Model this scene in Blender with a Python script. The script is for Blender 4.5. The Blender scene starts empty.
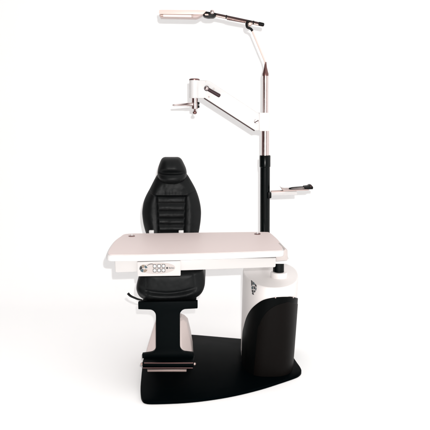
import bpy, bmesh, math, random
from mathutils import Vector, noise
random.seed(4)
C = bpy.context.scene.collection
PI = math.pi

# ------------------------------------------------------------------ camera
F, PITCH, CAMH = 600.0, math.atan(102 / 600), 1.55
cp, sp = math.cos(PITCH), math.sin(PITCH)
cd = bpy.data.cameras.new('camera'); cam = bpy.data.objects.new('camera', cd); C.objects.link(cam)
cam.location = (0, 0, CAMH); cam.rotation_euler = (PI / 2 - PITCH, 0, 0)
cd.sensor_width = 36; cd.lens = 36 * F / 430; cd.clip_end = 100
bpy.context.scene.camera = cam

def ray(px, py):
    x = (px - 215) / F; u = (215 - py) / F
    return Vector((x, cp + u * sp, -sp + u * cp))
def P(px, py, Y):                    # point of the photograph on the upright plane at distance Y (metres)
    d = ray(px, py); t = Y / d.y
    return Vector((d.x * t, Y, CAMH + d.z * t))
def G(px, py, z):                    # point of the photograph on the level plane at height z
    d = ray(px, py); t = (z - CAMH) / d.z
    return Vector((d.x * t, d.y * t, z))
def proj(v):
    r = v - Vector((0, 0, CAMH)); t = r.y * cp - r.z * sp
    return 215 + F * r.x / t, 215 - F * (r.y * sp + r.z * cp) / t
def M(px, Y, z=1.0):                 # metres spanned by px pixels of the photograph
    return px * (Y * cp + (CAMH - z) * sp) / F

# ------------------------------------------------------------------ materials
def mat(name, col, rough=0.5, metal=0.0, spec=0.5, bump=None, var=0.0, vscale=12, aniso=None, rvar=0.0, coat=0):
    m = bpy.data.materials.new(name); m.use_nodes = True
    nt = m.node_tree; b = nt.nodes['Principled BSDF']
    b.inputs['Base Color'].default_value = (*col, 1); b.inputs['Roughness'].default_value = rough
    b.inputs['Metallic'].default_value = metal; b.inputs['Specular IOR Level'].default_value = spec
    if coat: b.inputs['Coat Weight'].default_value = coat; b.inputs['Coat Roughness'].default_value = 0.15
    tc = nt.nodes.new('ShaderNodeTexCoord')
    if var or rvar:
        n = nt.nodes.new('ShaderNodeTexNoise'); n.inputs['Scale'].default_value = vscale; n.inputs['Detail'].default_value = 6
        nt.links.new(tc.outputs['Object'], n.inputs['Vector'])
        if var:
            mx = nt.nodes.new('ShaderNodeMix'); mx.data_type = 'RGBA'
            mx.inputs['A'].default_value = (*[c * (1 - var) for c in col], 1)
            mx.inputs['B'].default_value = (*[min(1, c * (1 + var)) for c in col], 1)
            nt.links.new(n.outputs['Fac'], mx.inputs['Factor']); nt.links.new(mx.outputs['Result'], b.inputs['Base Color'])
        if rvar:
            mr = nt.nodes.new('ShaderNodeMapRange')
            mr.inputs['From Min'].default_value = .3; mr.inputs['From Max'].default_value = .7
            mr.inputs['To Min'].default_value = rough - rvar; mr.inputs['To Max'].default_value = rough + rvar
            nt.links.new(n.outputs['Fac'], mr.inputs['Value']); nt.links.new(mr.outputs['Result'], b.inputs['Roughness'])
    if bump:
        kind, sc, st, dist = bump
        if kind == 'leather':
            v = nt.nodes.new('ShaderNodeTexVoronoi'); v.inputs['Scale'].default_value = sc; out = v.outputs['Distance']
            nt.links.new(tc.outputs['Object'], v.inputs['Vector'])
        else:
            v = nt.nodes.new('ShaderNodeTexNoise'); v.inputs['Scale'].default_value = sc; v.inputs['Detail'].default_value = 4
            nt.links.new(tc.outputs['Object'], v.inputs['Vector']); out = v.outputs['Fac']
        bp = nt.nodes.new('ShaderNodeBump'); bp.inputs['Strength'].default_value = st; bp.inputs['Distance'].default_value = dist
        nt.links.new(out, bp.inputs['Height']); nt.links.new(bp.outputs['Normal'], b.inputs['Normal'])
    return m

LEATHER = mat('black leather', (.0040, .0047, .0050), .45, spec=.13, bump=('leather', 420, .22, .001), var=.15, vscale=9, rvar=.05)
BLACKPAINT = mat('black painted steel', (.0006, .0016, .0019), .5, spec=.035, bump=('noise', 300, .08, .0005), rvar=.05)
BASEBLACK = mat('black base laminate', (.0006, .0014, .0018), .3, spec=.006)
GLOSSBLACK = mat('black enamel pole', (.0010, .0022, .0023), .24, spec=.13, rvar=.04)
BLACKPLASTIC = mat('black plastic', (.002, .002, .002), .42, spec=.13, rvar=.05)
COVER = mat('black moulded cover', (.0014, .0019, .0020), .42, spec=.035, rvar=.05)
PANEL = mat('dark textured panel', (.0031, .0024, .0021), .5, spec=.06, bump=('noise', 700, .2, .0006), var=.12, vscale=5)
WHITE = mat('white enamel', (.60, .592, .587), .38, spec=.35, rvar=.05)
OFFWHITE = mat('off white enamel', (.475, .458, .45), .4, spec=.35, rvar=.05)
BRACKET = mat('grey pink casting', (.43, .385, .37), .42, spec=.35, rvar=.05)
SHELL = mat('white moulded plastic', (.76, .72, .705), .42, spec=.35, var=.012, vscale=4, rvar=.05)
TOP = mat('pink grey laminate', (.665, .568, .55), .5, spec=.3, bump=('noise', 420, .1, .0006), var=.05, vscale=160, rvar=.06)
CREAM = mat('cream plastic', (.66, .53, .485), .4, spec=.4, var=.02)
BLUSH = mat('blush plastic', (.44, .345, .325), .42, spec=.3)
PEDESTAL = mat('blush painted steel', (.70, .60, .575), .36, spec=.4, var=.03, vscale=6)
LAMPTUBE = mat('frosted lamp tube', (.86, .80, .77), .3, spec=.5)
CHROME = mat('brushed chrome', (.60, .505, .49), .24, metal=1, rvar=.05, vscale=30)
DARKMETAL = mat('dark bronze metal', (.17, .09, .085), .34, metal=.8, rvar=.05)
TAUPE = mat('satin nickel', (.42, .31, .28), .36, metal=.8, rvar=.06)
NICKELDARK = mat("dull nickel", (.25, .19, .175), .42, metal=.7)
MAROON = mat('dark trim', (.035, .016, .016), .5, spec=.2)
LEVERM = mat('maroon black grip', (.028, .010, .013), .38, spec=.3)
PLATE = mat('pale control film', (.40, .36, .345), .4, spec=.3)
INK = mat('dark grey ink', (.03, .03, .033), .5, spec=.2)
INKBLUE = mat('slate blue ink', (.05, .08, .095), .5, spec=.2)
INKTAN = mat('tan ink', (.20, .155, .12), .5, spec=.2)
CYC = mat('white studio paper', (.93, .93, .93), .9, spec=.0, bump=('noise', 60, .02, .001))

# ------------------------------------------------------------------ mesh helpers
class MB:
    def __init__(s): s.bm = bmesh.new(); s.mats = []
    def mi(s, m):
        if m not in s.mats: s.mats.append(m)
        return s.mats.index(m)
    def add(s, bm, m):
        i = s.mi(m); bmesh.ops.recalc_face_normals(bm, faces=bm.faces[:])
        mp = {v: s.bm.verts.new(v.co) for v in bm.verts}
        for f in bm.faces:
            try: s.bm.faces.new([mp[v] for v in f.verts]).material_index = i
            except ValueError: pass
        bm.free(); return s
    def prism(s, pts, vec, m, bevel=0, seg=2, ang=25):
        bm = bmesh.new(); vec = Vector(vec)
        a = [bm.verts.new(p) for p in pts]; b = [bm.verts.new(Vector(p) + vec) for p in pts]
        bm.faces.new(a); bm.faces.new(b[::-1]); n = len(a)
        for i in range(n): bm.faces.new((a[i], b[i], b[(i + 1) % n], a[(i + 1) % n]))
        bmesh.ops.recalc_face_normals(bm, faces=bm.faces[:])
        if bevel:
            es = [e for e in bm.edges if len(e.link_faces) == 2 and e.calc_face_angle(0) > math.radians(ang)]
            bmesh.ops.bevel(bm, geom=es, offset=bevel, segments=seg, profile=.5, affect='EDGES', clamp_overlap=True)
        return s.add(bm, m)
    def box(s, lo, hi, m, bevel=0, seg=2):
        x0, y0, z0 = lo; x1, y1, z1 = hi
        return s.prism([(x0, y0, z0), (x1, y0, z0), (x1, y0, z1), (x0, y0, z1)], (0, y1 - y0, 0), m, bevel, seg)
    def tube(s, path, rad, m, n=16, caps=True):
        path = [Vector(p) for p in path]; k = len(path)
        if not isinstance(rad, (list, tuple)): rad = [rad] * k
        bm = bmesh.new(); rings = []; up = None
        for i, p in enumerate(path):
            t = (path[min(i + 1, k - 1)] - path[max(i - 1, 0)]).normalized()
            if up is None:
                up = Vector((0, 1, 0)) if abs(t.y) < .9 else Vector((1, 0, 0))
            u = (up - t * up.dot(t)).normalized(); w = t.cross(u); up = u
            rings.append([bm.verts.new(p + (u * math.cos(a) + w * math.sin(a)) * rad[i]) for a in [2 * PI * j / n for j in range(n)]])
        for r0, r1 in zip(rings, rings[1:]):
            for j in range(n): bm.faces.new((r0[j], r0[(j + 1) % n], r1[(j + 1) % n], r1[j]))
        if caps: bm.faces.new(rings[0]); bm.faces.new(rings[-1][::-1])
        return s.add(bm, m)
    def lathe(s, base, axis, prof, m, n=32):      # prof: (radius, distance along axis)
        base = Vector(base); axis = Vector(axis).normalized()
        u = axis.orthogonal().normalized(); w = axis.cross(u)
        bm = bmesh.new(); rings = []
        for r, h in prof:
            r = max(r, 1e-5)
            rings.append([bm.verts.new(base + axis * h + (u * math.cos(a) + w * math.sin(a)) * r) for a in [2 * PI * j / n for j in range(n)]])
        for r0, r1 in zip(rings, rings[1:]):
            for j in range(n): bm.faces.new((r0[j], r0[(j + 1) % n], r1[(j + 1) % n], r1[j]))
        bm.faces.new(rings[0]); bm.faces.new(rings[-1][::-1])
        return s.add(bm, m)
    def build(s, name, parent=None, sharp=32):
        me = bpy.data.meshes.new(name)
        if parent is not None:
            bmesh.ops.translate(s.bm, verts=s.bm.verts[:], vec=-ORIGIN[parent.name])
        bmesh.ops.recalc_face_normals(s.bm, faces=s.bm.faces[:])
        s.bm.to_mesh(me); s.bm.free()
        for m in s.mats: me.materials.append(m)
        for p in me.polygons: p.use_smooth = True
        me.set_sharp_from_angle(angle=math.radians(sharp))
        o = bpy.data.objects.new(name, me); C.objects.link(o)
        if parent is not None: o.parent = parent; ORIGIN[o.name] = ORIGIN[parent.name]
        return o
ORIGIN = {}
def thing(name, label, cat, loc):
    o = bpy.data.objects.new(name, None); C.objects.link(o); o.location = loc; o.empty_display_size = .1
    o['label'] = label; o['category'] = cat; ORIGIN[o.name] = Vector(loc); return o
def fillet(pts, rad, n=6):                          # 2-D polygon with rounded corners
    out = []; k = len(pts)
    for i, p in enumerate(pts):
        r = rad[i] if isinstance(rad, (list, tuple)) else rad
        p = Vector(p); a = Vector(pts[i - 1]) - p; b = Vector(pts[(i + 1) % k]) - p
        if r <= 0: out.append(tuple(p)); continue
        la, lb = a.length, b.length; a.normalize(); b.normalize()
        d = min(r, la * .49, lb * .49)
        A, B = p + a * d, p + b * d
        for j in range(n + 1):
            t = j / n; q = A * (1 - t) ** 2 + p * 2 * t * (1 - t) + B * t * t
            out.append((q.x, q.y))
    return out
def interp(tab, x):
    if x <= tab[0][0]: return tab[0][1]
    for (x0, y0), (x1, y1) in zip(tab, tab[1:]):
        if x <= x1: return y0 + (y1 - y0) * (x - x0) / (x1 - x0)
    return tab[-1][1]
def smooth_tab(tab, n=6):                           # Catmull-Rom through table points
    out = []
    for i in range(len(tab) - 1):
        p0 = tab[max(i - 1, 0)]; p1 = tab[i]; p2 = tab[i + 1]; p3 = tab[min(i + 2, len(tab) - 1)]
        for j in range(n):
            t = j / n
            out.append(tuple(.5 * (2 * p1[k] + (p2[k] - p0[k]) * t + (2 * p0[k] - 5 * p1[k] + 4 * p2[k] - p3[k]) * t * t + (3 * p1[k] - p0[k] - 3 * p2[k] + p3[k]) * t ** 3) for k in range(len(p1))))
    out.append(tab[-1]); return out
def smooth_closed(tab, n=5):
    k = len(tab); out = []
    for i in range(k):
        p0, p1, p2, p3 = tab[i - 1], tab[i], tab[(i + 1) % k], tab[(i + 2) % k]
        for j in range(n):
            t = j / n
            out.append(tuple(.5 * (2 * p1[q] + (p2[q] - p0[q]) * t + (2 * p0[q] - 5 * p1[q] + 4 * p2[q] - p3[q]) * t * t + (3 * p1[q] - p0[q] - 3 * p2[q] + p3[q]) * t ** 3) for q in range(2)))
    return out

# ------------------------------------------------------------------ setting: a white studio sweep
b = bmesh.new(); prof = [(-2.0, 0)]
WALLY, RC = 5.3, .7
for j in range(17):
    a = PI / 2 * j / 16; prof.append((WALLY - RC + RC * math.sin(a), RC - RC * math.cos(a)))
prof.append((WALLY, 4.6))
L = [b.verts.new((-4.2, y, z)) for y, z in prof]; R_ = [b.verts.new((4.2, y, z)) for y, z in prof]
for i in range(len(prof) - 1): b.faces.new((L[i], R_[i], R_[i + 1], L[i + 1]))
mb = MB(); mb.add(b, CYC); fl = mb.build('floor'); fl['kind'] = 'structure'

# ================================================================== THE STAND
stand = thing('instrument_stand', 'tall white and black eye examination stand with table, column, pole and reading lamp', 'instrument stand', (.1, 3.5, 0))

# ---- base plate
BT = .02
front = [(141.3, 378), (140.6, 388), (140.7, 396.5), (141.8, 401.3), (145.5, 404.2), (156, 404.8), (185, 403.6), (210, 400.9), (235, 396.6), (260, 390.4), (280, 383.8), (295, 377.8), (299.7, 375), (301.4, 372.3)]
back = [(300.4, 368.6), (296.8, 363), (290, 352.5), (283, 345.5), (274, 341.5), (258, 340), (242, 338.8), (215, 336.5), (192, 334.6), (170, 333.4), (159, 333.4), (155, 336), (150.5, 344.5), (146.5, 354), (143, 364.5), (141.8, 372)]
pl = [G(x, y, BT * interp([(372, .5), (377, .4), (384, .1), (392, 0)], y) if x > 200 else BT * interp([(378, .7), (397, 0)], y)) for x, y in front] + \
     [G(x, y, BT * (interp([(352, 1), (369, .6)], y) if x > 200 else interp([(366, 1), (372, .85)], y))) for x, y in back]
pl = [(x, y, .001) for x, y in smooth_closed([(p.x, p.y) for p in pl], 4)]
MB().prism(pl, (0, 0, BT), BASEBLACK, .003, 2).build('base_plate', stand)

# ---- column housing
def CS(th, z, off=0.0):
    k = min(1, max(0, z / .56))
    cx = .323 + (.350 - .323) * k; hx = .155 + (.172 - .155) * k
    cy = 3.64 + .06 * k; rf = cy - (3.325 + 0.0 * k); rb = 3.97 - cy
    e = .66 + .30 * k ** 1.5
    s, c = math.sin(th), math.cos(th)
    x = math.copysign(abs(s) ** e, s); y = math.copysign(abs(c) ** e, c)
    p = Vector((cx + (hx + off) * x, cy - ((rf if c > 0 else rb) + off) * y, z))
    return p
bm = bmesh.new(); rings = []; N = 96
lev = [(.022 + .523 * i / 30, 0) for i in range(31)] + [(.554, -.0008), (.558, -.0025), (.5602, -.005), (.561, -.008)]
for z, off in lev: rings.append([bm.verts.new(CS(2 * PI * j / N, z, off)) for j in range(N)])
for r0, r1 in zip(rings, rings[1:]):
    for j in range(N): bm.faces.new((r0[j], r0[(j + 1) % N], r1[(j + 1) % N], r1[j]))
bm.faces.new(rings[0]); bm.faces.new(rings[-1])
mb = MB(); mb.add(bm, SHELL); column = mb.build('column_housing', stand)

def find(px, py):                                    # (angle, height) on the housing's front for a photo point
    best = None
    for i in range(-110, 111, 2):
        for j in range(0, 58):
            th, z = math.radians(i), j * .01; q = proj(CS(th, z)); d = (q[0] - px) ** 2 + (q[1] - py) ** 2
            if CS(th, z).y > 3.72: continue
            if best is None or d < best[0]: best = (d, th, z)
    d, th, z = best; st, sz = math.radians(1), .005
    for _ in range(14):
        for a, c in ((st, 0), (-st, 0), (0, sz), (0, -sz)):
            q = proj(CS(th + a, z + c)); dd = (q[0] - px) ** 2 + (q[1] - py) ** 2
            if dd < d: d, th, z = dd, th + a, z + c
        st *= .75; sz *= .75
    return th, z
def shell(curve, off, thR, m, zdrop=.03, z0=.022, inner=-.003, rows=60, cols=90):
    tab = sorted([(th, z) for th, z in (find(*p) for p in curve)])
    mono = [tab[0]]
    for th, z in tab[1:]:
        if th > mono[-1][0] + .004: mono.append((th, z))
    tab = smooth_tab(mono, 6); thL = tab[0][0]; th1, z1 = tab[-1]
    bm = bmesh.new(); O = []; I = []
    for j in range(cols + 1):
        k = (j / cols) ** 2.0; th = thL + (thR - thL) * k
        zt = interp(tab, th) if th < th1 else z1 - zdrop * (th - th1) / (thR - th1)
        zt = max(zt, z0 + .004)
        def rim(i):
            e = min((cols and j) / 3, (rows - i) / 2.0, 1)
            return off - (off * .5) * (1 - e) ** 2
        zs = [z0 + (zt - z0) * (1 - (1 - i / rows) ** 1.6) for i in range(rows + 1)]
        O.append([bm.verts.new(CS(th, z, rim(i))) for i, z in enumerate(zs)]); I.append([bm.verts.new(CS(th, z, inner)) for z in zs])
    for j in range(cols):
        for i in range(rows):
            bm.faces.new((O[j][i], O[j + 1][i], O[j + 1][i + 1], O[j][i + 1])); bm.faces.new((I[j][i], I[j][i + 1], I[j + 1][i + 1], I[j + 1][i]))
    for j in range(cols):
        for i in (0, rows): bm.faces.new((O[j][i], O[j + 1][i], I[j + 1][i], I[j][i]))
    for i in range(rows):
        for j in (0, cols): bm.faces.new((O[j][i], O[j][i + 1], I[j][i + 1], I[j][i]))
    mb = MB(); mb.add(bm, m); return mb
bnd = [(295.6, 297.2), (293, 296.9), (287, 296.7), (280, 296.9), (272, 297.7), (264, 299.6), (258, 303), (252, 308.5), (247.6, 316), (244.9, 325), (243.3, 335), (242.6, 350), (242.3, 362)]
shell(bnd, .006, math.radians(112), COVER, .02).build('front_cover', column)
bnd2 = [(295.4, 302.8), (290, 302.0), (284, 302.6), (278, 304.2), (272, 307.2), (267, 311.5), (263, 317), (260, 324), (258, 332), (256.6, 342), (255.6, 354), (255, 366), (254.4, 378)]
shell(bnd2, .0080, math.radians(88), PANEL, .01, inner=.002).build('front_panel', column)
for px, py in ((275.3, 297.3), (292.5, 297.2)):
    th, z = find(px, py); p = CS(th, z, .003); nrm = (CS(th, z, .05) - CS(th, z, 0)).normalized()
    MB().lathe(p, nrm, [(.0045, 0), (.0045, .004), (.002, .006)], CHROME, 12).build('cover_screw', column)
# emblem: a stencilled folded-wing mark on the housing's flank
def patch(mb, poly, m, off=.0012):
    pts = []
    for px, py in poly:
        th, z = find(px, py); pts.append(CS(th, z, off))
    bm = bmesh.new(); bm.faces.new([bm.verts.new(p) for p in pts]); mb.add(bm, m)
mb = MB()
for poly, m in (
    ([(251.2, 279.8), (252.6, 281.0), (253.0, 284.2), (251.5, 286.5)], INK),
    ([(253.0, 281.2), (254.6, 282.8), (254.8, 285.2), (253.3, 284.6)], INKBLUE),
    ([(255.0, 283.2), (256.7, 285.4), (256.5, 287.2), (255.1, 286.0)], INK),
    ([(251.5, 287.2), (252.9, 285.4), (253.4, 288.6), (251.9, 289.8)], INKBLUE),
    ([(253.5, 285.7), (255.0, 286.6), (255.2, 289.4), (253.8, 289.0)], INK),
    ([(255.4, 287.0), (256.6, 287.9), (256.3, 290.4), (255.5, 290.6)], INKBLUE),
    ([(251.5, 290.6), (253.3, 289.5), (253.9, 292.2), (253.0, 293.2)], INK),
    ([(254.0, 289.8), (255.7, 291.0), (254.9, 292.6), (254.2, 292.2)], INK),
    ([(251.8, 292.6), (253.6, 293.0), (254.2, 294.9), (252.6, 294.4)], INK)):
    patch(mb, poly, m)
mb.build('emblem', column)

# ---- collar and table post
pc = G(279.0, 277.0, .561)
MB().lathe(pc, (0, 0, 1), [(M(8.4, 3.55, .56), 0), (M(8.4, 3.55, .56), .026), (M(7.9, 3.55, .56), .032), (M(6.2, 3.55, .56), .033)], SHELL, 48).build('post_collar', column)
post = MB(); r = M(4.9, 3.55, .6)
post.lathe(pc, (0, 0, 1), [(r, .02), (r, .166)], GLOSSBLACK, 40)
q = pc + Vector((-r - .002, -.012, .055)); post.lathe(q, (0, 0, -1), [(.0065, -.012), (.0065, .018)], BLACKPLASTIC, 14)
post.build('table_post', stand)

# ---- table
TZ = .823
rimpx = [(127, 233.9), (119.5, 236.8), (114, 241), (110, 246), (107.2, 251), (106.4, 254.2), (109.5, 255.4), (118, 255.5), (150, 255.3), (210, 253.8), (240, 252.8), (272, 251.6), (281.5, 251.1), (284.2, 249.4), (282.6, 244.6), (279, 240), (275, 236.2), (271, 233.1), (266, 232.1), (240, 232.2), (200, 232.7), (160, 233.3)]
rim = smooth_closed([(p.x, p.y) for p in (G(x, y, TZ) for x, y in rimpx)], 5)
cxr = sum(p[0] for p in rim) / len(rim); cyr = sum(p[1] for p in rim) / len(rim)
def inset(pts, d):
    out = []; k = len(pts)
    area = sum(pts[i - 1][0] * pts[i][1] - pts[i][0] * pts[i - 1][1] for i in range(k))
    sg = 1 if area > 0 else -1
    for i in range(k):
        a = Vector(pts[i - 1]); c = Vector(pts[(i + 1) % k]); t = (c - a).normalized()
        out.append((pts[i][0] - t.y * d * sg, pts[i][1] + t.x * d * sg))
    return out
LIP = .031
bm = bmesh.new(); rings = []
for d, z in ((.012, TZ - LIP), (.004, TZ - LIP), (.001, TZ - LIP + .004), (0, TZ - LIP + .009), (0, TZ - .009), (.0012, TZ - .004), (.004, TZ - .001), (.008, TZ)):
    rings.append([bm.verts.new((x, y, z)) for x, y in inset(rim, d)])
k = len(rim)
for r0, r1 in zip(rings, rings[1:]):
    for j in range(k): bm.faces.new((r0[j], r0[(j + 1) % k], r1[(j + 1) % k], r1[j]))
bm.faces.new(rings[0]); bm.faces.new(rings[-1])
mb = MB(); mb.add(bm, WHITE); table = mb.build('table_top', stand)
MB().prism([(x, y, TZ - .001) for x, y in inset(rim, .0085)], (0, 0, .0035), TOP, .001, 1).build('laminate_surface', table)
# swing arm that carries the table from its post
MB().box((pc.x - .065, pc.y - .27, .712), (pc.x + r * .9, pc.y + .034, .7405), WHITE, .004, 2).build('swing_arm', table)
# frame of the table's front face
A, B = G(110, 255.4, TZ), G(280, 251.2, TZ); A.z = B.z = 0
tx = (B - A).normalized(); tn = Vector((tx.y, -tx.x, 0))           # tn points at the viewer
def T(px, py, off=0.0):
    d = ray(px, py); o = Vector((0, 0, CAMH)); p0 = A + tn * off
    t = (p0 - o).dot(tn) / d.dot(tn); return o + d * t
ap = fillet([(114.8, 259.5), (115.2, 272.6), (150, 271.6), (210, 269.6), (275.6, 267.3), (276.2, 258)], [0, 2, 0, 0, 1.5, 0])
MB().prism([T(x, y, -.012) for x, y in ap], -tn * .22, OFFWHITE, .004, 2).build('apron', table)
bk = fillet([(275.8, 252.5), (281.0, 250.6), (283.6, 251.2), (284.8, 248.9), (287.6, 249.6), (287.9, 260.4), (275.9, 261.3)], [0, .5, .8, .8, 1.2, 1.2, 0])
MB().prism([T(x, y, -.030) for x, y in bk], -tn * .16, BRACKET, .004, 2).build('end_bracket', table)
for px, py in ((131.8, 236.3), (257.4, 234.2)):
    p = G(px, py, TZ + .002)
    mb = MB(); mb.lathe(p, (0, 0, 1), [(.019, 0), (.019, .0035), (.015, .0045), (.006, .0045)], DARKMETAL, 28)
    mb.lathe(p, (0, 0, 1), [(.0055, .003), (.0055, .012), (.004, .014)], WHITE, 16); mb.build('table_stud', table)
for px in (151.3, 181.0):
    p = G(px, 233.6, TZ - .004)
    w = M(2.5, 3.58, .82)
    MB().box((p.x - w, p.y + .004, TZ - .02), (p.x + w, p.y + .026, TZ + .014), WHITE, .004, 3).build('edge_clip', table)

# ---- control panel in the table's front
cpn = fillet([(137.2, 262.2), (180.6, 260.9), (180.6, 275.7), (137.6, 276.3)], .7, 3)
panel = MB().prism([T(x, y, .008) for x, y in cpn], -tn * .09, OFFWHITE, .002, 2).build('control_panel', stand)
el = [(157.6 + 17.6 * math.cos(a), 268.3 + 5.7 * math.sin(a) - .03 * 17.6 * math.cos(a)) for a in [2 * PI * i / 56 for i in range(56)]]
MB().prism([T(x, y, .0092) for x, y in el], -tn * .002, PLATE).build('label_film', panel)
def ink(mb, poly, m, off=.0099): mb.prism([T(x, y, off) for x, y in poly], -tn * .0006, m)
for c in range(3):
    for rw in range(2):
        x, y = 154.7 + 4.4 * c, 266.2 + 4.3 * rw - .1 * c
        mb = MB(); h = 1.75
        mb.prism([T(u, v, .0108) for u, v in fillet([(x - h, y - h), (x + h, y - h), (x + h, y + h), (x - h, y + h)], .9, 4)], -tn * .0016, INK)
        h = 1.28
        mb.prism([T(u, v, .0124) for u, v in fillet([(x - h, y - h), (x + h, y - h), (x + h, y + h), (x - h, y + h)], .7, 4)], -tn * .003, WHITE, .0006, 1)
        mb.build('button', panel)
mb = MB()
for a0, a1, r0, r1, m in ((.3, 1.6, 1.3, 4.0, INKTAN), (1.7, 2.7, .6, 3.9, INKBLUE), (2.8, 4.0, 1.5, 4.1, INK), (4.1, 5.0, .8, 4.0, INKTAN), (5.1, 6.1, 1.7, 3.9, INKBLUE)):
    pts = [(143.6 + r1 * math.cos(a), 268.7 + r1 * .95 * math.sin(a)) for a in [a0 + (a1 - a0) * i / 8 for i in range(9)]]
    pts += [(143.6 + r0 * math.cos(a), 268.7 + r0 * .95 * math.sin(a)) for a in [a1 - (a1 - a0) * i / 8 for i in range(9)]]
    ink(mb, pts, m)
sw = [(147.2, 265.6), (149, 264.5), (151, 264.0), (153, 264.2)]
ink(mb, [(x, y - .25) for x, y in sw] + [(x, y + .25) for x, y in sw[::-1]], INK)
mb.build('emblem', panel)
mb = MB()
ink(mb, [(167.1 + 1.0 * math.cos(a), 268.0 + 1.0 * math.sin(a)) for a in [2 * PI * i / 16 for i in range(16)]], INK)
for i, (w, h) in enumerate(((.5, 1.3), (.45, .9), (.5, .9), (.3, 1.3), (.5, .9), (.45, .9), (.4, .9))):
    x = 169.0 + i * .78; y = 268.5
    ink(mb, [(x, y - h), (x + w, y - h), (x + w, y + .1), (x, y + .1)], INKBLUE if i % 2 else INK)
mb.build('lettering', panel)

# ---- pole
PY = 3.87
p0 = P(264.9, 236, PY); p1 = P(265.1, 155.3, PY); p2 = P(265.5, 75, PY); ax = (p1 - p0).normalized()
zb = .53; pb = p0 + ax * ((zb - p0.z) / ax.z); hgt = (p1 - pb).length
r = M(4.85, PY)
pole = MB().lathe(pb, ax, [(r, 0), (r, hgt - .004)], GLOSSBLACK, 48).build('pole', stand)
rc = M(5.4, PY); c0 = P(265, 167, PY)
hc = (p1 - c0).length
MB().lathe(c0, ax, [(r + .0005, -.002), (rc - .002, 0), (rc, .003), (rc, hc - .004), (rc - .002, hc), (M(3.0, PY), hc + .0005)], GLOSSBLACK, 48).build('pole_collar', pole)
ax2 = (p2 - p1).normalized(); ht = (p2 - p1).length; hm = (P(265.3, 129, PY) - p1).length
ra, rb_ = M(3.75, PY), M(2.85, PY, 1.9)
tube = MB().lathe(p1 - ax2 * .05, ax2, [(ra, 0), (ra, .05 + hm), (rb_, .052 + hm), (rb_, .05 + ht)], CHROME, 48).build('chrome_tube', stand)
hcone = (P(265.3, 61, PY) - p2).length
MB().lathe(p2 - ax2 * .006, ax2, [(rb_ + .001, 0), (rb_ + .0015, .014), (rb_ * .93, .022), (rb_ * .5, hcone * .62), (rb_ * .3, hcone)], DARKMETAL, 32).build('tube_tip', tube)

# ---- refractor arm
AY = PY - .065
arm_px = fillet([(197, 80.3), (206.5, 80.2), (210, 81.3), (258, 113), (264, 113), (264, 130.6), (254, 130.4), (204.8, 98.3), (197, 98.3)], [0, 2, 2, 2, 0, 0, 1, 1, 0], 4)
arm = MB().prism([P(x, y, AY) for x, y in arm_px], (0, .075, 0), WHITE, .004, 3).build('refractor_arm', stand)
cl = fillet([(259.6, 112.7), (270, 112.7), (270.4, 128.8), (271.2, 131.0), (259.6, 131.0)], [0, 1.2, 0, .6, 0], 4)
MB().prism([P(x, y, AY - .006) for x, y in cl], (0, .13, 0), WHITE, .004, 3).build('pole_clamp', arm)
tr = [(203.6, 98.6), (254.2, 131.2), (255.0, 130.3), (204.6, 97.8)]
MB().prism([P(x, y, AY - .0015) for x, y in tr], (0, .06, 0), MAROON).build('edge_trim', arm)
pv = P(194.5, 98.2, AY + .02); hp = (P(194.5, 80.3, AY + .02) - pv).length; rp = M(5.1, AY, 1.8)
MB().lathe(pv, (0, 0, 1), [(rp - .003, 0), (rp, .003), (rp, hp)], WHITE, 40).build('pivot_housing', arm)
MB().lathe(pv, (0, 0, 1), [(rp + .0015, hp), (rp + .0015, hp + .005), (rp - .002, hp + .009), (rp * .6, hp + .011)], DARKMETAL, 40).build('pivot_cap', arm)
# locking lever
mb = MB(); a, c = P(206.6, 88.4, AY - .02), P(220.2, 96.2, AY - .026); d = c - a
mb.tube([a + d * .04, a + d * .5, a + d * .94, a + d * 1.0], [M(1.75, AY, 1.8), M(1.8, AY, 1.8), M(1.9, AY, 1.8), M(1.1, AY, 1.8)], LEVERM, 18)
mb.lathe(a + Vector((0, .03, 0)), (0, -1, 0), [(M(2.6, AY, 1.8), 0), (M(2.6, AY, 1.8), .038), (M(2.2, AY, 1.8), .043)], LEVERM, 24)
mb.lathe(a + Vector((0, -.012, 0)), (0, -1, 0), [(M(1.7, AY, 1.8), 0), (M(1.6, AY, 1.8), .003), (M(1.0, AY, 1.8), .006), (.001, .0072)], CHROME, 20)
mb.build('locking_lever', arm)
for px, py, rr in ((213.8, 88.7, .75), (209.0, 97.0, .75), (205.8, 81.6, .5)):
    MB().lathe(P(px, py, AY + .001), (0, -1, 0), [(M(rr, AY, 1.8), 0), (M(rr, AY, 1.8), .002), (M(rr * .5, AY, 1.8), .0035)], TAUPE, 14).build('rivet', arm)
mb = MB(); s0 = P(256.4, 121.5, AY + .001); rs = M(2.3, AY, 1.7)
mb.lathe(s0, (0, -1, 0), [(rs, 0), (rs, .003), (rs * .8, .005)], CHROME, 24)
mb.prism([s0 + Vector((math.cos(t) * u - math.sin(t) * v, -.0056, math.sin(t) * u + math.cos(t) * v)) for t in (.5,) for u, v in ((-rs * .95, -rs * .28), (rs * .95, -rs * .28), (rs * .95, rs * .28), (-rs * .95, rs * .28))], (0, .003, 0), MAROON)
mb.build('clamp_screw', arm)
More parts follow.
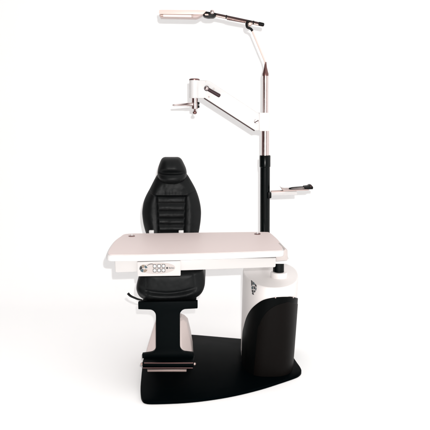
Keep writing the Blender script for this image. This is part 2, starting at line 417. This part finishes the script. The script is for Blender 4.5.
# ---- instrument holder under the arm's end
hy = AY + .02
h0 = P(194.9, 109.2, hy); hh = (P(194.9, 97.6, hy) - h0).length; rh = M(3.35, hy, 1.75)
holder = MB().lathe(h0, (0, 0, 1), [(rh - .003, 0), (rh, .003), (rh, hh * .52), (rh * .93, hh * .54), (rh * .93, hh)], CHROME, 32).build('instrument_holder', stand)
a, c = P(193, 104.3, hy - .012), P(172.6, 105.2, hy - .012); d = c - a
MB().tube([a, a + d * .3, a + d * .32, a + d * .85, a + d * .95, c], [M(v, hy, 1.75) for v in (1.9, 1.75, 1.5, .85, .95, .5)], CHROME, 18).build('holder_rod', holder)
mb = MB(); n0 = P(194.8, 114.2, hy); up = P(194.8, 109.6, hy) - n0; hl = up.length
mb.lathe(n0, (0, 0, 1), [(M(1.0, hy, 1.7), 0), (M(2.0, hy, 1.7), hl * .18), (M(2.1, hy, 1.7), hl * .5), (M(1.1, hy, 1.7), hl * .66), (M(.8, hy, 1.7), hl * 1.1)], DARKMETAL, 20)
mb.build('thumb_screw', holder)
mb = MB()
for y in (103.4, 106.6):
    mb.lathe(P(197.4, y, hy - .004), (1, 0, 0), [(M(1.4, hy, 1.7), 0), (M(1.4, hy, 1.7), M(1.6, hy, 1.7)), (M(.9, hy, 1.7), M(2.1, hy, 1.7))], BLACKPLASTIC, 16)
mb.build('clamp_knob', holder)

# ---- tray arm on the pole
ty = PY - .03
ta = fillet([(271.2, 192.1), (297, 191.2), (297, 194.6), (271.2, 195.6)], .4, 3)
tray = MB().prism([P(x, y, ty) for x, y in ta], (0, .06, 0), WHITE, .002, 2).build('tray_arm', stand)
MB().prism([P(x, y, ty - .006) for x, y in fillet([(268.2, 192.4), (271.4, 193.0), (271.4, 198), (268.2, 199)], .6, 3)], (0, .055, 0), BLACKPLASTIC, .002, 2).build('mount', tray)
MB().prism([P(x, y, ty - .002) for x, y in ((271.4, 192.4), (284.8, 191.75), (284.8, 191.1), (271.4, 191.75))], (0, .064, 0), TAUPE).build('arm_strip', tray)
tp = [(281.3, 187.7), (283.2, 189.6), (286, 190.1), (308.8, 189.6), (309.0, 190.5), (296, 190.9), (285, 191.5), (283.2, 190.9)]
MB().prism([P(x, y, ty - .035) for x, y in tp], (0, .12, 0), BLUSH, .001, 1).build('tray', tray)

# ---- reading lamp at the top
LY = PY
rod_a, rod_b, rod_c = P(251.6, 29.4, LY), P(264.2, 59.6, LY), P(265.3, 66, LY)
pts = [rod_a + (rod_b - rod_a) * i / 10 for i in range(10)] + [rod_b * (1 - t) ** 2 + (P(265.1, 62, LY)) * 2 * t * (1 - t) + rod_c * t * t for t in (0.05, .25, .5, .75, 1)]
MB().tube(pts, M(.85, LY, 2.1), CREAM, 14).build('lamp_rod', stand)
la0, la1 = P(214, 14.3, LY), P(263.2, 24.7, LY); ld = la1 - la0; perp = Vector((-ld.z, 0, ld.x)).normalized()
mb = MB(); off = M(1.0, LY, 2.1); rr = M(.9, LY, 2.1)
mb.tube([la0 - perp * off, la1 - perp * off], rr * 1.1, TAUPE, 12)
mb.tube([la0 + perp * off * .7, la1 + perp * off * .7], rr, MAROON, 12)
lamp_arm = mb.build('lamp_arm', stand)
mb = MB(); s0 = la0 + ld * .27 - perp * off * 1.6; s1 = la0 + ld * .64 - perp * off * 1.1
hel = [s0 + (s1 - s0) * (i / 300) + (perp * math.cos(i * 2 * PI * 22 / 300) + Vector((0, 1, 0)) * math.sin(i * 2 * PI * 22 / 300)) * M(1.0, LY, 2.1) for i in range(301)]
mb.tube(hel, M(.3, LY, 2.1), DARKMETAL, 6); mb.build('spring', lamp_arm)
ea, eb = la0 + ld * .905, la0 + ld * 1.02
MB().tube([ea, ea + (eb - ea) * .1, ea + (eb - ea) * .85, eb], [M(v, LY, 2.1) for v in (1.6, 1.95, 1.85, 1.1)], BLACKPLASTIC, 16).build('end_cap', lamp_arm)
for t in (.25, .80):
    MB().tube([la0 + ld * (t - .012), la0 + ld * (t + .012)], M(1.9, LY, 2.1), BLACKPLASTIC, 14).build('arm_band', lamp_arm)
br = smooth_tab([(250.6, 21.6), (247.6, 21.8), (246.6, 24), (247.2, 27), (249.4, 28.2), (251.0, 29), (252.4, 31)], 5)
MB().tube([P(x, y, LY - .012) for x, y in br], M(1.25, LY, 2.1), BLACKPLASTIC, 14).build('swivel_bracket', lamp_arm)
MB().lathe(P(249.6, 24.8, LY + .012), (0, -1, 0), [(M(1.9, LY, 2.1), 0), (M(1.9, LY, 2.1), .03), (M(1.4, LY, 2.1), .034)], TAUPE, 20).build('swivel_pin', lamp_arm)
hd = smooth_tab([(159.2, 10.9), (161, 9.9), (180, 10.0), (204.5, 10.2)], 5) + [(206, 11.0), (203, 14.0), (200, 14.4), (159.6, 14.0), (158.9, 12.6)]
head = MB().prism([P(x, y, LY - .05) for x, y in hd], (0, .10, 0), CREAM, .004, 3).build('lamp_head', stand)
mb = MB(); lt = fillet([(159.3, 14.2), (192, 14.6), (198.6, 14.5), (202.5, 14.2), (199, 16.4), (196, 17.6), (192.4, 17.4), (159.5, 16.9)], [.6, 0, 0, .5, 1, 1, 0, .8], 3)
mb.prism([P(x, y, LY - .045) for x, y in lt], (0, .085, 0), BLUSH, .003, 2); mb.build('lamp_frame', head)
mb = MB()
mb.tube([P(163.2, 15.6, LY - .045), P(191.5, 16.0, LY - .045)], M(.95, LY, 2.1), LAMPTUBE, 14)
mb.build('lamp_tube', head)
MB().tube([P(160.8, 15.4, LY - .046), P(163.3, 15.5, LY - .046)], M(1.05, LY, 2.1), TAUPE, 14).build('tube_socket', head)
MB().tube([P(191.4, 16, LY - .046), P(193.2, 16.0, LY - .046)], M(1.05, LY, 2.1), TAUPE, 14).build('tube_socket', head)
jp = fillet([(202.4, 14.4), (205.2, 11.2), (209, 11.8), (213.4, 12.4), (216.6, 13.6), (216, 15.6), (213.6, 17.2), (208, 17.4), (204, 16.4)], .8, 3)
mb = MB(); mb.prism([P(x, y, LY - .03) for x, y in jp], (0, .06, 0), BLACKPLASTIC, .002, 2)
mb.prism([P(x, y, LY - .0315) for x, y in fillet([(204.6, 13.9), (208.2, 13.9), (208.6, 15.3), (205.2, 15.4)], .5, 3)], (0, .01, 0), TAUPE)
mb.build('tilt_joint', head)
MB().lathe(P(212.3, 12.4, LY - .02), (0, -1, 0), [(M(1.4, LY, 2.1), 0), (M(2.1, LY, 2.1), .008), (M(2.1, LY, 2.1), .018), (M(1.3, LY, 2.1), .024), (.001, .026)], CHROME, 24).build('tilt_knob', head)

# ================================================================== instrument lying on the tray
iy = ty + .01
root_i = P(300, 189.7, iy)
inst = thing('hand_instrument', 'small black hand instrument with a looped handle lying on the pole tray', 'hand instrument', root_i)
loop = smooth_closed([(289.2, 188.5), (291.6, 187.7), (297, 187.2), (303, 186.9), (308, 187.0), (308.2, 188.6), (303, 189.2), (296, 189.1), (291.5, 189.0)], 5)
mb = MB(); lp = [P(x, y, iy + (.03 if y < 188 else -.012)) for x, y in loop]
mb.tube(lp + [lp[0], lp[1]], M(.55, iy, 1.2), BLACKPLASTIC, 10); mb.build('looped_handle', inst)
hb = fillet([(303.8, 186.4), (308.2, 185.9), (309.8, 184.8), (311.6, 184.9), (312.3, 186.2), (313.2, 186.8), (313.0, 189.2), (307.6, 189.5), (304.6, 188.6)], .6, 3)
MB().prism([P(x, y, iy - .022) for x, y in hb], (0, .05, 0), BLACKPLASTIC, .003, 2).build('instrument_head', inst)
mb = MB(); mb.lathe(P(310.8, 186.2, iy - .022), (0, -1, 0), [(M(1.1, iy, 1.2), 0), (M(1.0, iy, 1.2), .003), (.001, .0036)], MAROON, 16); mb.build('lens', inst)

# ================================================================== THE CHAIR
chair = thing('examination_chair', 'black leather patient chair with ribbed backrest and headrest on a pale pedestal', 'chair', (-.27, 3.45, BT + .001))
def cushion(rows, Yb, thick, nv, nu, m, split=None, backT=.05):
    """padded shape: rows = (py, left px, right px); thickness falls to the silhouette; split(px,py) sends faces to a second mesh"""
    tl = smooth_tab([(r[0], r[1]) for r in rows], 6); tr_ = smooth_tab([(r[0], r[2]) for r in rows], 6)
    y0, y1 = rows[0][0], rows[-1][0]
    bms = (bmesh.new(), bmesh.new()); grid = []; info = {}
    for i in range(nv + 1):
        v = .5 - .5 * math.cos(PI * (i / nv)) if nv < 60 else i / nv
        py = y0 + (y1 - y0) * v; a, c = interp(tl, py), interp(tr_, py); row = []
        for j in range(nu + 1):
            u = math.sin(PI / 2 * (2 * j / nu - 1)); px = (a + c) / 2 + u * (c - a) / 2
            if split:                                # columns follow the seams of the inner panel
                jl, jr = split; ul = math.sin(PI / 2 * (2 * jl / nu - 1)); ur = math.sin(PI / 2 * (2 * jr / nu - 1))
                k0 = min(1, max(0, (py - 174) / 10)); k0 = k0 * k0 * (3 - 2 * k0)
                L0, R0 = (a + c) / 2 + ul * (c - a) / 2, (a + c) / 2 + ur * (c - a) / 2
                L1, R1 = L0 + (XL(py) - L0) * k0, R0 + (XR(py) - R0) * k0
                px = interp([(a, a), (L0, L1), (R0, R1), (c, c)], px); u = (px - (a + c) / 2) / ((c - a) / 2)
            th = thick(u, v, px, py); row.append((P(px, py, Yb(py)) + Vector((0, -th, 0)), px, py, u, v))
        grid.append(row)
    vm = ({}, {})
    def vert(k, i, j):
        if (i, j) not in vm[k]: vm[k][(i, j)] = bms[k].verts.new(grid[i][j][0])
        return vm[k][(i, j)]
    for i in range(nv):
        for j in range(nu):
            mx = (grid[i][j][1] + grid[i + 1][j + 1][1]) / 2; my = (grid[i][j][2] + grid[i + 1][j + 1][2]) / 2
            k = 1 if split and split[0] <= j < split[1] and my > 195 else 0
            bms[k].faces.new((vert(k, i, j), vert(k, i, j + 1), vert(k, i + 1, j + 1), vert(k, i + 1, j)))
    # rear shell
    bk = {}
    for i in range(nv + 1):
        for j in range(nu + 1):
            if i in (0, nv) or j in (0, nu): bk[(i, j)] = vert(0, i, j); continue
            g = grid[i][j]; e = (max(0, 1 - abs(g[3]) ** 2.5) * max(0, 1 - abs(2 * g[4] - 1) ** 6)) ** .5
            bk[(i, j)] = bms[0].verts.new(P(g[1], g[2], Yb(g[2])) + Vector((0, .002 + backT * e, 0)))
    for i in range(nv):
        for j in range(nu):
            try: bms[0].faces.new((bk[(i, j)], bk[(i + 1, j)], bk[(i + 1, j + 1)], bk[(i, j + 1)]))
            except ValueError: pass
    out = []
    for q in bms:
        if len(q.faces): mb = MB(); mb.add(q, m); out.append(mb)
        else: q.free()
    return out
def gs(x, w): return math.exp(-(x / w) ** 2)
def wr(px, py, s, a): return a * noise.noise(Vector((px * s, py * s, 1.7)))
brow = [(167, 166, 178), (171, 160, 184), (175, 157, 187.6), (178.5, 154.9, 189.8), (183, 152.6, 192.4), (188.7, 149.7, 195.4), (195, 146.3, 197.9), (201, 143.9, 199.6), (207, 142.7, 200.7), (212.8, 142.2, 201.1), (219, 142.7, 200.8), (225, 143.7, 200.1), (232.7, 145.8, 198.7), (242, 149, 195.6), (252, 153, 192), (262, 158, 187)]
seams = [195, 202.3, 209.6, 216.5, 223.2, 229.9, 236.8, 243.8]
XL = lambda py: 157.7 + max(0, py - 195) * .045
XR = lambda py: 186.2 - max(0, py - 195) * .04
def back_thick(u, v, px, py):
    e = max(0, 1 - abs(u) ** 2.6) ** .55 * max(0, 1 - abs(2 * v - 1) ** 9) ** .5
    t = .062 * e
    au = abs(u)
    t += .024 * gs(au - .72, .22) * e * min(1, max(0, (py - 180) / 14))       # side bolsters
    if py > 194:
        k = min(1, (py - 194) / 1.2)
        inn = min(px - XL(py), XR(py) - px)
        if inn > 0:
            d = [abs(py - s) for s in seams]; near = min(d)
            bul = (1 - (1 - min(near / 3.5, 1)) ** 2.2)
            q = min(1, inn / 1.3); q = q * q * (3 - 2 * q)
            t += k * q * (-.005 + .0105 * bul)
        t -= .007 * gs(inn, .6) * k
    t -= .008 * gs(py - 194.8, .6) * (1 if XL(195) - .5 < px < XR(195) + .5 else 0)
    # slanting yoke seams running out from the ribbed panel
    for sx, x0, x1 in ((1, 157.7, 149.6), (-1, 186.2, 194.6)):
        q = (px - x0) / (x1 - x0)
        if 0 <= q <= 1.25: t -= .007 * gs(py - (194.8 - 4.2 * q), .6) * max(0, 1 - max(0, q - 1) * 4)
    # gathered pleats above the panel
    if 186 < py < 195:
        for x in (165.5, 169.6, 172.4, 175.4, 179): t -= .0022 * gs(px - x, .35) * gs(py - 192, 2.6)
    t += wr(px, py, .11, .003) * e + wr(px, py, .33, .0012) * e
    return t
Yback = lambda py: 3.80 - (py - 165) * .0012
parts = cushion(brow, Yback, back_thick, 190, 110, LEATHER, split=(37, 73))
backrest = parts[0].build('backrest', chair, 60)
parts[1].build('ribbed_panel', backrest, 60)
hrow = [(156.9, 165.5, 177.5), (157.6, 163, 179.6), (159.5, 161.2, 181.7), (163.6, 159.5, 183.9), (168, 158.2, 185.8), (171.5, 157.6, 186.6), (174.5, 157.6, 186.7), (177.4, 158.4, 186.2), (180.2, 160.6, 184.2), (182.4, 163.6, 180.8), (183.8, 167.5, 176.5), (184.2, 170, 174)]
def head_thick(u, v, px, py):
    e = max(0, 1 - abs(u) ** 2.8) ** .5 * max(0, 1 - abs(2 * v - 1) ** 5) ** .5
    t = .085 * e + .014 * e * gs(py - 178, 4.5)
    dy = py - 172.7 + .2 * u * u
    t -= .026 * (gs(dy, 2.9) if dy < 0 else gs(dy, .75)) * max(0, 1 - abs(u) ** 3.5) ** 1.3
    t -= .010 * e * max(0, (168 - py) / 11)
    t += wr(px, py, .13, .003) * e
    return t
Yh = lambda py: 3.765 - (py - 165) * .0008
cushion(hrow, Yh, head_thick, 110, 80, LEATHER, backT=.05)[0].build('headrest', backrest, 60)

# seat cushion
SY = 3.24
so = smooth_closed([(138.6, 274.5), (136.6, 281), (134.9, 288), (134.8, 293.5), (137.2, 299), (142, 302.4), (150, 303.6), (170, 304), (188, 302.9), (196, 300.9), (201.5, 296.6), (204.4, 290), (204.7, 283), (203.4, 274.5), (200.5, 270.6), (170, 269.8), (142, 271)], 6)
cx, cy = 170, 287
bm = bmesh.new(); rings = []; k = len(so)
def seatY(s, px, py):
    y = .085 * (1 - (1 - s ** 3.4) ** (1 / 2.6)) if s < 1 else .085
    roll = 298.2 - .0062 * (px - 166) ** 2
    y -= .014 * gs(py - roll, 2.6) * (1 - s ** 7)
    y += .010 * gs(py - roll + 4.6, 1.6) * (1 - s ** 7) * max(0, 1 - abs((px - 168) / 30) ** 4)
    for x in (146.5, 194.2): y += .0035 * gs(px - x - (py - 285) * .06, .6) * (1 - s ** 8)
    y += (wr(px, py, .09, .004) + wr(px, py, .27, .0012)) * (1 - s ** 6)
    return y
S = [.04] + [i / 34 for i in range(2, 34)] + [.985, .995, 1]
for s in S:
    row = []
    for x, y in so:
        px, py = cx + (x - cx) * s, cy + (y - cy) * s
        p = P(px, py, SY); row.append(bm.verts.new(p + Vector((0, seatY(s, px, py), 0))))
    rings.append(row)
for yb, sc in ((.25, 1.0), (.42, .99), (.50, .93)):
    rings.append([bm.verts.new(P(cx + (x - cx) * sc, cy + (y - cy) * sc, SY) + Vector((0, yb, 0))) for x, y in so])
for r0, r1 in zip(rings, rings[1:]):
    for j in range(k): bm.faces.new((r0[j], r0[(j + 1) % k], r1[(j + 1) % k], r1[j]))
bm.faces.new(rings[0]); bm.faces.new(rings[-1])
mb = MB(); mb.add(bm, LEATHER); mb.build('seat', chair, 60)
# hidden rear link carrying the backrest
a = P(171.5, 285, SY + .42); c = P(171.5, 256, 3.74)
MB().tube([a, (a + c) / 2 + Vector((0, .02, 0)), c + Vector((0, .03, 0))], .03, BLACKPAINT, 14).build('back_support', chair)
lv = smooth_tab([(142.5, 300.2), (138, 299.2), (134, 297.6), (131, 296.2), (129.2, 294.8), (127.9, 293.2)], 4)
MB().tube([P(x, y, SY + .08) for x, y in lv], [M(.9 + .5 * (i / (len(lv) - 1)), SY) for i in range(len(lv))], BLACKPLASTIC, 12).build('tilt_lever', chair)
# leg rest: one I-shaped plate from under the seat to the footrest
LYY = 3.21
lg = [(138.0, 302.2), (197.6, 301.2), (197.6, 308.6), (186, 309.2)] + [(186 - 6.2 * math.sin(a), 315.4 - 6.2 * math.cos(a)) for a in [PI / 2 * i / 8 for i in range(1, 9)]] + \
     [(179.8, 345)] + [(179.8 + 6 * (1 - math.cos(a)), 346.5 + 6 * math.sin(a)) for a in [PI / 2 * i / 8 for i in range(1, 9)]] + \
     [(193.4, 353.4), (193.6, 358), (142.2, 358.6), (142.0, 354.2), (149.5, 353.2)] + [(155.8 - 6 * (1 - math.sin(a)), 347 + 6 * math.cos(a)) for a in [PI / 2 * i / 8 for i in range(1, 9)]] + \
     [(155.8, 317)] + [(149.6 + 6.2 * math.cos(a), 316 - 6.2 * math.sin(a)) for a in [PI / 2 * i / 8 for i in range(1, 9)]] + [(138.2, 309.4)]
MB().prism([P(x, y, LYY) for x, y in lg], (0, .028, 0), BLACKPAINT, .003, 2).build('leg_rest', chair)
# footrest
fz = P(168, 357.6, LYY).z
fa = G(142.2, 363.6, fz); fb = G(193.8, 362.2, fz)
fy = (fa.y + fb.y) / 2; xl, xr = fa.x - .001, fb.x + .001
th = .022
foot = MB().box((xl, fy, fz - th), (xr, LYY + .027, fz), BLACKPAINT, .003, 2).build('footrest', chair)
MB().box((xl + .010, fy - .004, fz - .002), (xr - .004, fy + .003, fz + .002), DARKMETAL, .001, 2).build('edge_strip', foot)
mb = MB(); zz = fz - .020
mb.box((xl + .003, fy - .012, zz - .010), (xr - .004, fy + .02, zz - .0005), BLACKPAINT, .002, 2)
mb.tube([(xl + .004, fy - .013, zz - .004), (xr - .006, fy - .013, zz - .004)], .0020, DARKMETAL, 10)
mb.build('tread_bar', foot)
a = P(147.5, 370.2, fy + .005); c = P(186.6, 369.0, fy + .005)
MB().box((a.x, fy - .002, a.z - .0075), (c.x, fy + .03, a.z + .0065), NICKELDARK, .003, 2).build('lower_strip', foot)
MB().box((a.x + .02, fy + .03, a.z - .004), (c.x - .02, LYY + .02, fz - th + .001), BLACKPAINT, .002, 1).build('under_bracket', foot)
for x, s in ((xl, -1), (xr, 1)):
    MB().lathe((x - s * .003, fy + .014, fz - .012), (s, 0, 0), [(.0085, 0), (.0085, .008), (.0055, .012), (.003, .0135)], TAUPE, 16).build('end_bolt', foot)
# pedestal: faceted cone
pyc = 3.52; bm = bmesh.new(); rings = []
def ring(xl, xr, y0, y1, z, cut):
    w = xr - xl; d = y1 - y0; c = cut
    pts = [(xl, y0 + d * c), (xl + w * c, y0), (xr - w * c * .8, y0), (xr, y0 + d * c), (xr, y1 - d * c), (xr - w * c, y1), (xl + w * c, y1), (xl, y1 - d * c)]
    return fillet(pts, .012, 4), z
for xlp, xrp, pyy, y0, y1 in ((146.2, 193, 357, 3.43, 3.74), (148.0, 192.3, 345, 3.435, 3.73), (151.6, 190.4, 333, 3.44, 3.70), (155.6, 187.6, 320.5, 3.45, 3.66), (158, 184.5, 317.3, 3.455, 3.64), (160, 181.5, 315.6, 3.47, 3.62)):
    y_ = (y0 + y1) / 2; a, c = P(xlp, pyy, y_), P(xrp, pyy, y_)
    pts, z = ring(a.x, c.x, y0, y1, P(170, pyy, y_).z, .27); rings.append((pts, z))
z0 = rings[0][1]; rr_ = []
rings.insert(0, (rings[0][0], BT + .001))
for pts, z in rings: rr_.append([bm.verts.new((x, y, z)) for x, y in pts])
k = len(rr_[0])
for r0, r1 in zip(rr_, rr_[1:]):
    for j in range(k): bm.faces.new((r0[j], r0[(j + 1) % k], r1[(j + 1) % k], r1[j]))
bm.faces.new(rr_[0]); bm.faces.new(rr_[-1])
mb = MB(); mb.add(bm, PEDESTAL); ped = mb.build('pedestal', chair, 24)
pm = Vector((sum(p[0] for p in rings[-1][0]) / k, sum(p[1] for p in rings[-1][0]) / k, rings[-1][1] - .01))
MB().lathe(pm, (0, 0, 1), [(.05, 0), (.05, .16)], BLACKPAINT, 28).build('lift_post', chair)
ub0, ub1 = P(141, 303, SY + .07), P(196, 308, SY + .07)
MB().box((ub0.x + .006, SY + .02, ub1.z + .022), (ub1.x, SY + .40, ub0.z + .012), BLACKPAINT, .004, 2).build('seat_frame', chair)

# ================================================================== LIGHT
w = bpy.data.worlds.new('World'); bpy.context.scene.world = w; w.use_nodes = True
nt = w.node_tree; bg = nt.nodes['Background']; bg.inputs['Strength'].default_value = 1.28
tc = nt.nodes.new('ShaderNodeTexCoord'); sx = nt.nodes.new('ShaderNodeSeparateXYZ'); nt.links.new(tc.outputs['Generated'], sx.inputs['Vector'])
# studio surroundings: bright all round, a dark unlit side of the room to the left
mr = nt.nodes.new('ShaderNodeMapRange'); mr.interpolation_type = 'SMOOTHSTEP'
mr.inputs['From Min'].default_value = -.54; mr.inputs['From Max'].default_value = -.22
nt.links.new(sx.outputs['X'], mr.inputs['Value'])
mx = nt.nodes.new('ShaderNodeMix'); mx.data_type = 'RGBA'
mx.inputs['A'].default_value = (.07, .035, .035, 1); mx.inputs['B'].default_value = (1.0, .985, .975, 1)
nt.links.new(mr.outputs['Result'], mx.inputs['Factor'])
m2 = nt.nodes.new('ShaderNodeMapRange'); m2.interpolation_type = 'SMOOTHSTEP'      # and a dimmer side behind the photographer
m2.inputs['From Min'].default_value = -.95; m2.inputs['From Max'].default_value = -.35; m2.inputs['To Min'].default_value = .42
nt.links.new(sx.outputs['Y'], m2.inputs['Value'])
m3 = nt.nodes.new('ShaderNodeVectorMath'); m3.operation = 'SCALE'
nt.links.new(mx.outputs['Result'], m3.inputs[0]); nt.links.new(m2.outputs['Result'], m3.inputs['Scale']); nt.links.new(m3.outputs['Vector'], bg.inputs['Color'])
ld_ = bpy.data.lights.new('flash', 'POINT'); ld_.energy = 365; ld_.shadow_soft_size = .010; ld_.color = (1, .985, .97)
lo = bpy.data.objects.new('flash', ld_); C.objects.link(lo); lo.location = (.05, -.02, CAMH + .105)

sc = bpy.context.scene
sc.view_settings.view_transform = 'Standard'; sc.view_settings.look = 'None'; sc.view_settings.gamma = 1; sc.view_settings.exposure = .17
sc.render.engine = 'CYCLES'; sc.cycles.max_bounces = 8; sc.cycles.diffuse_bounces = 5
sc.cycles.use_denoising = True
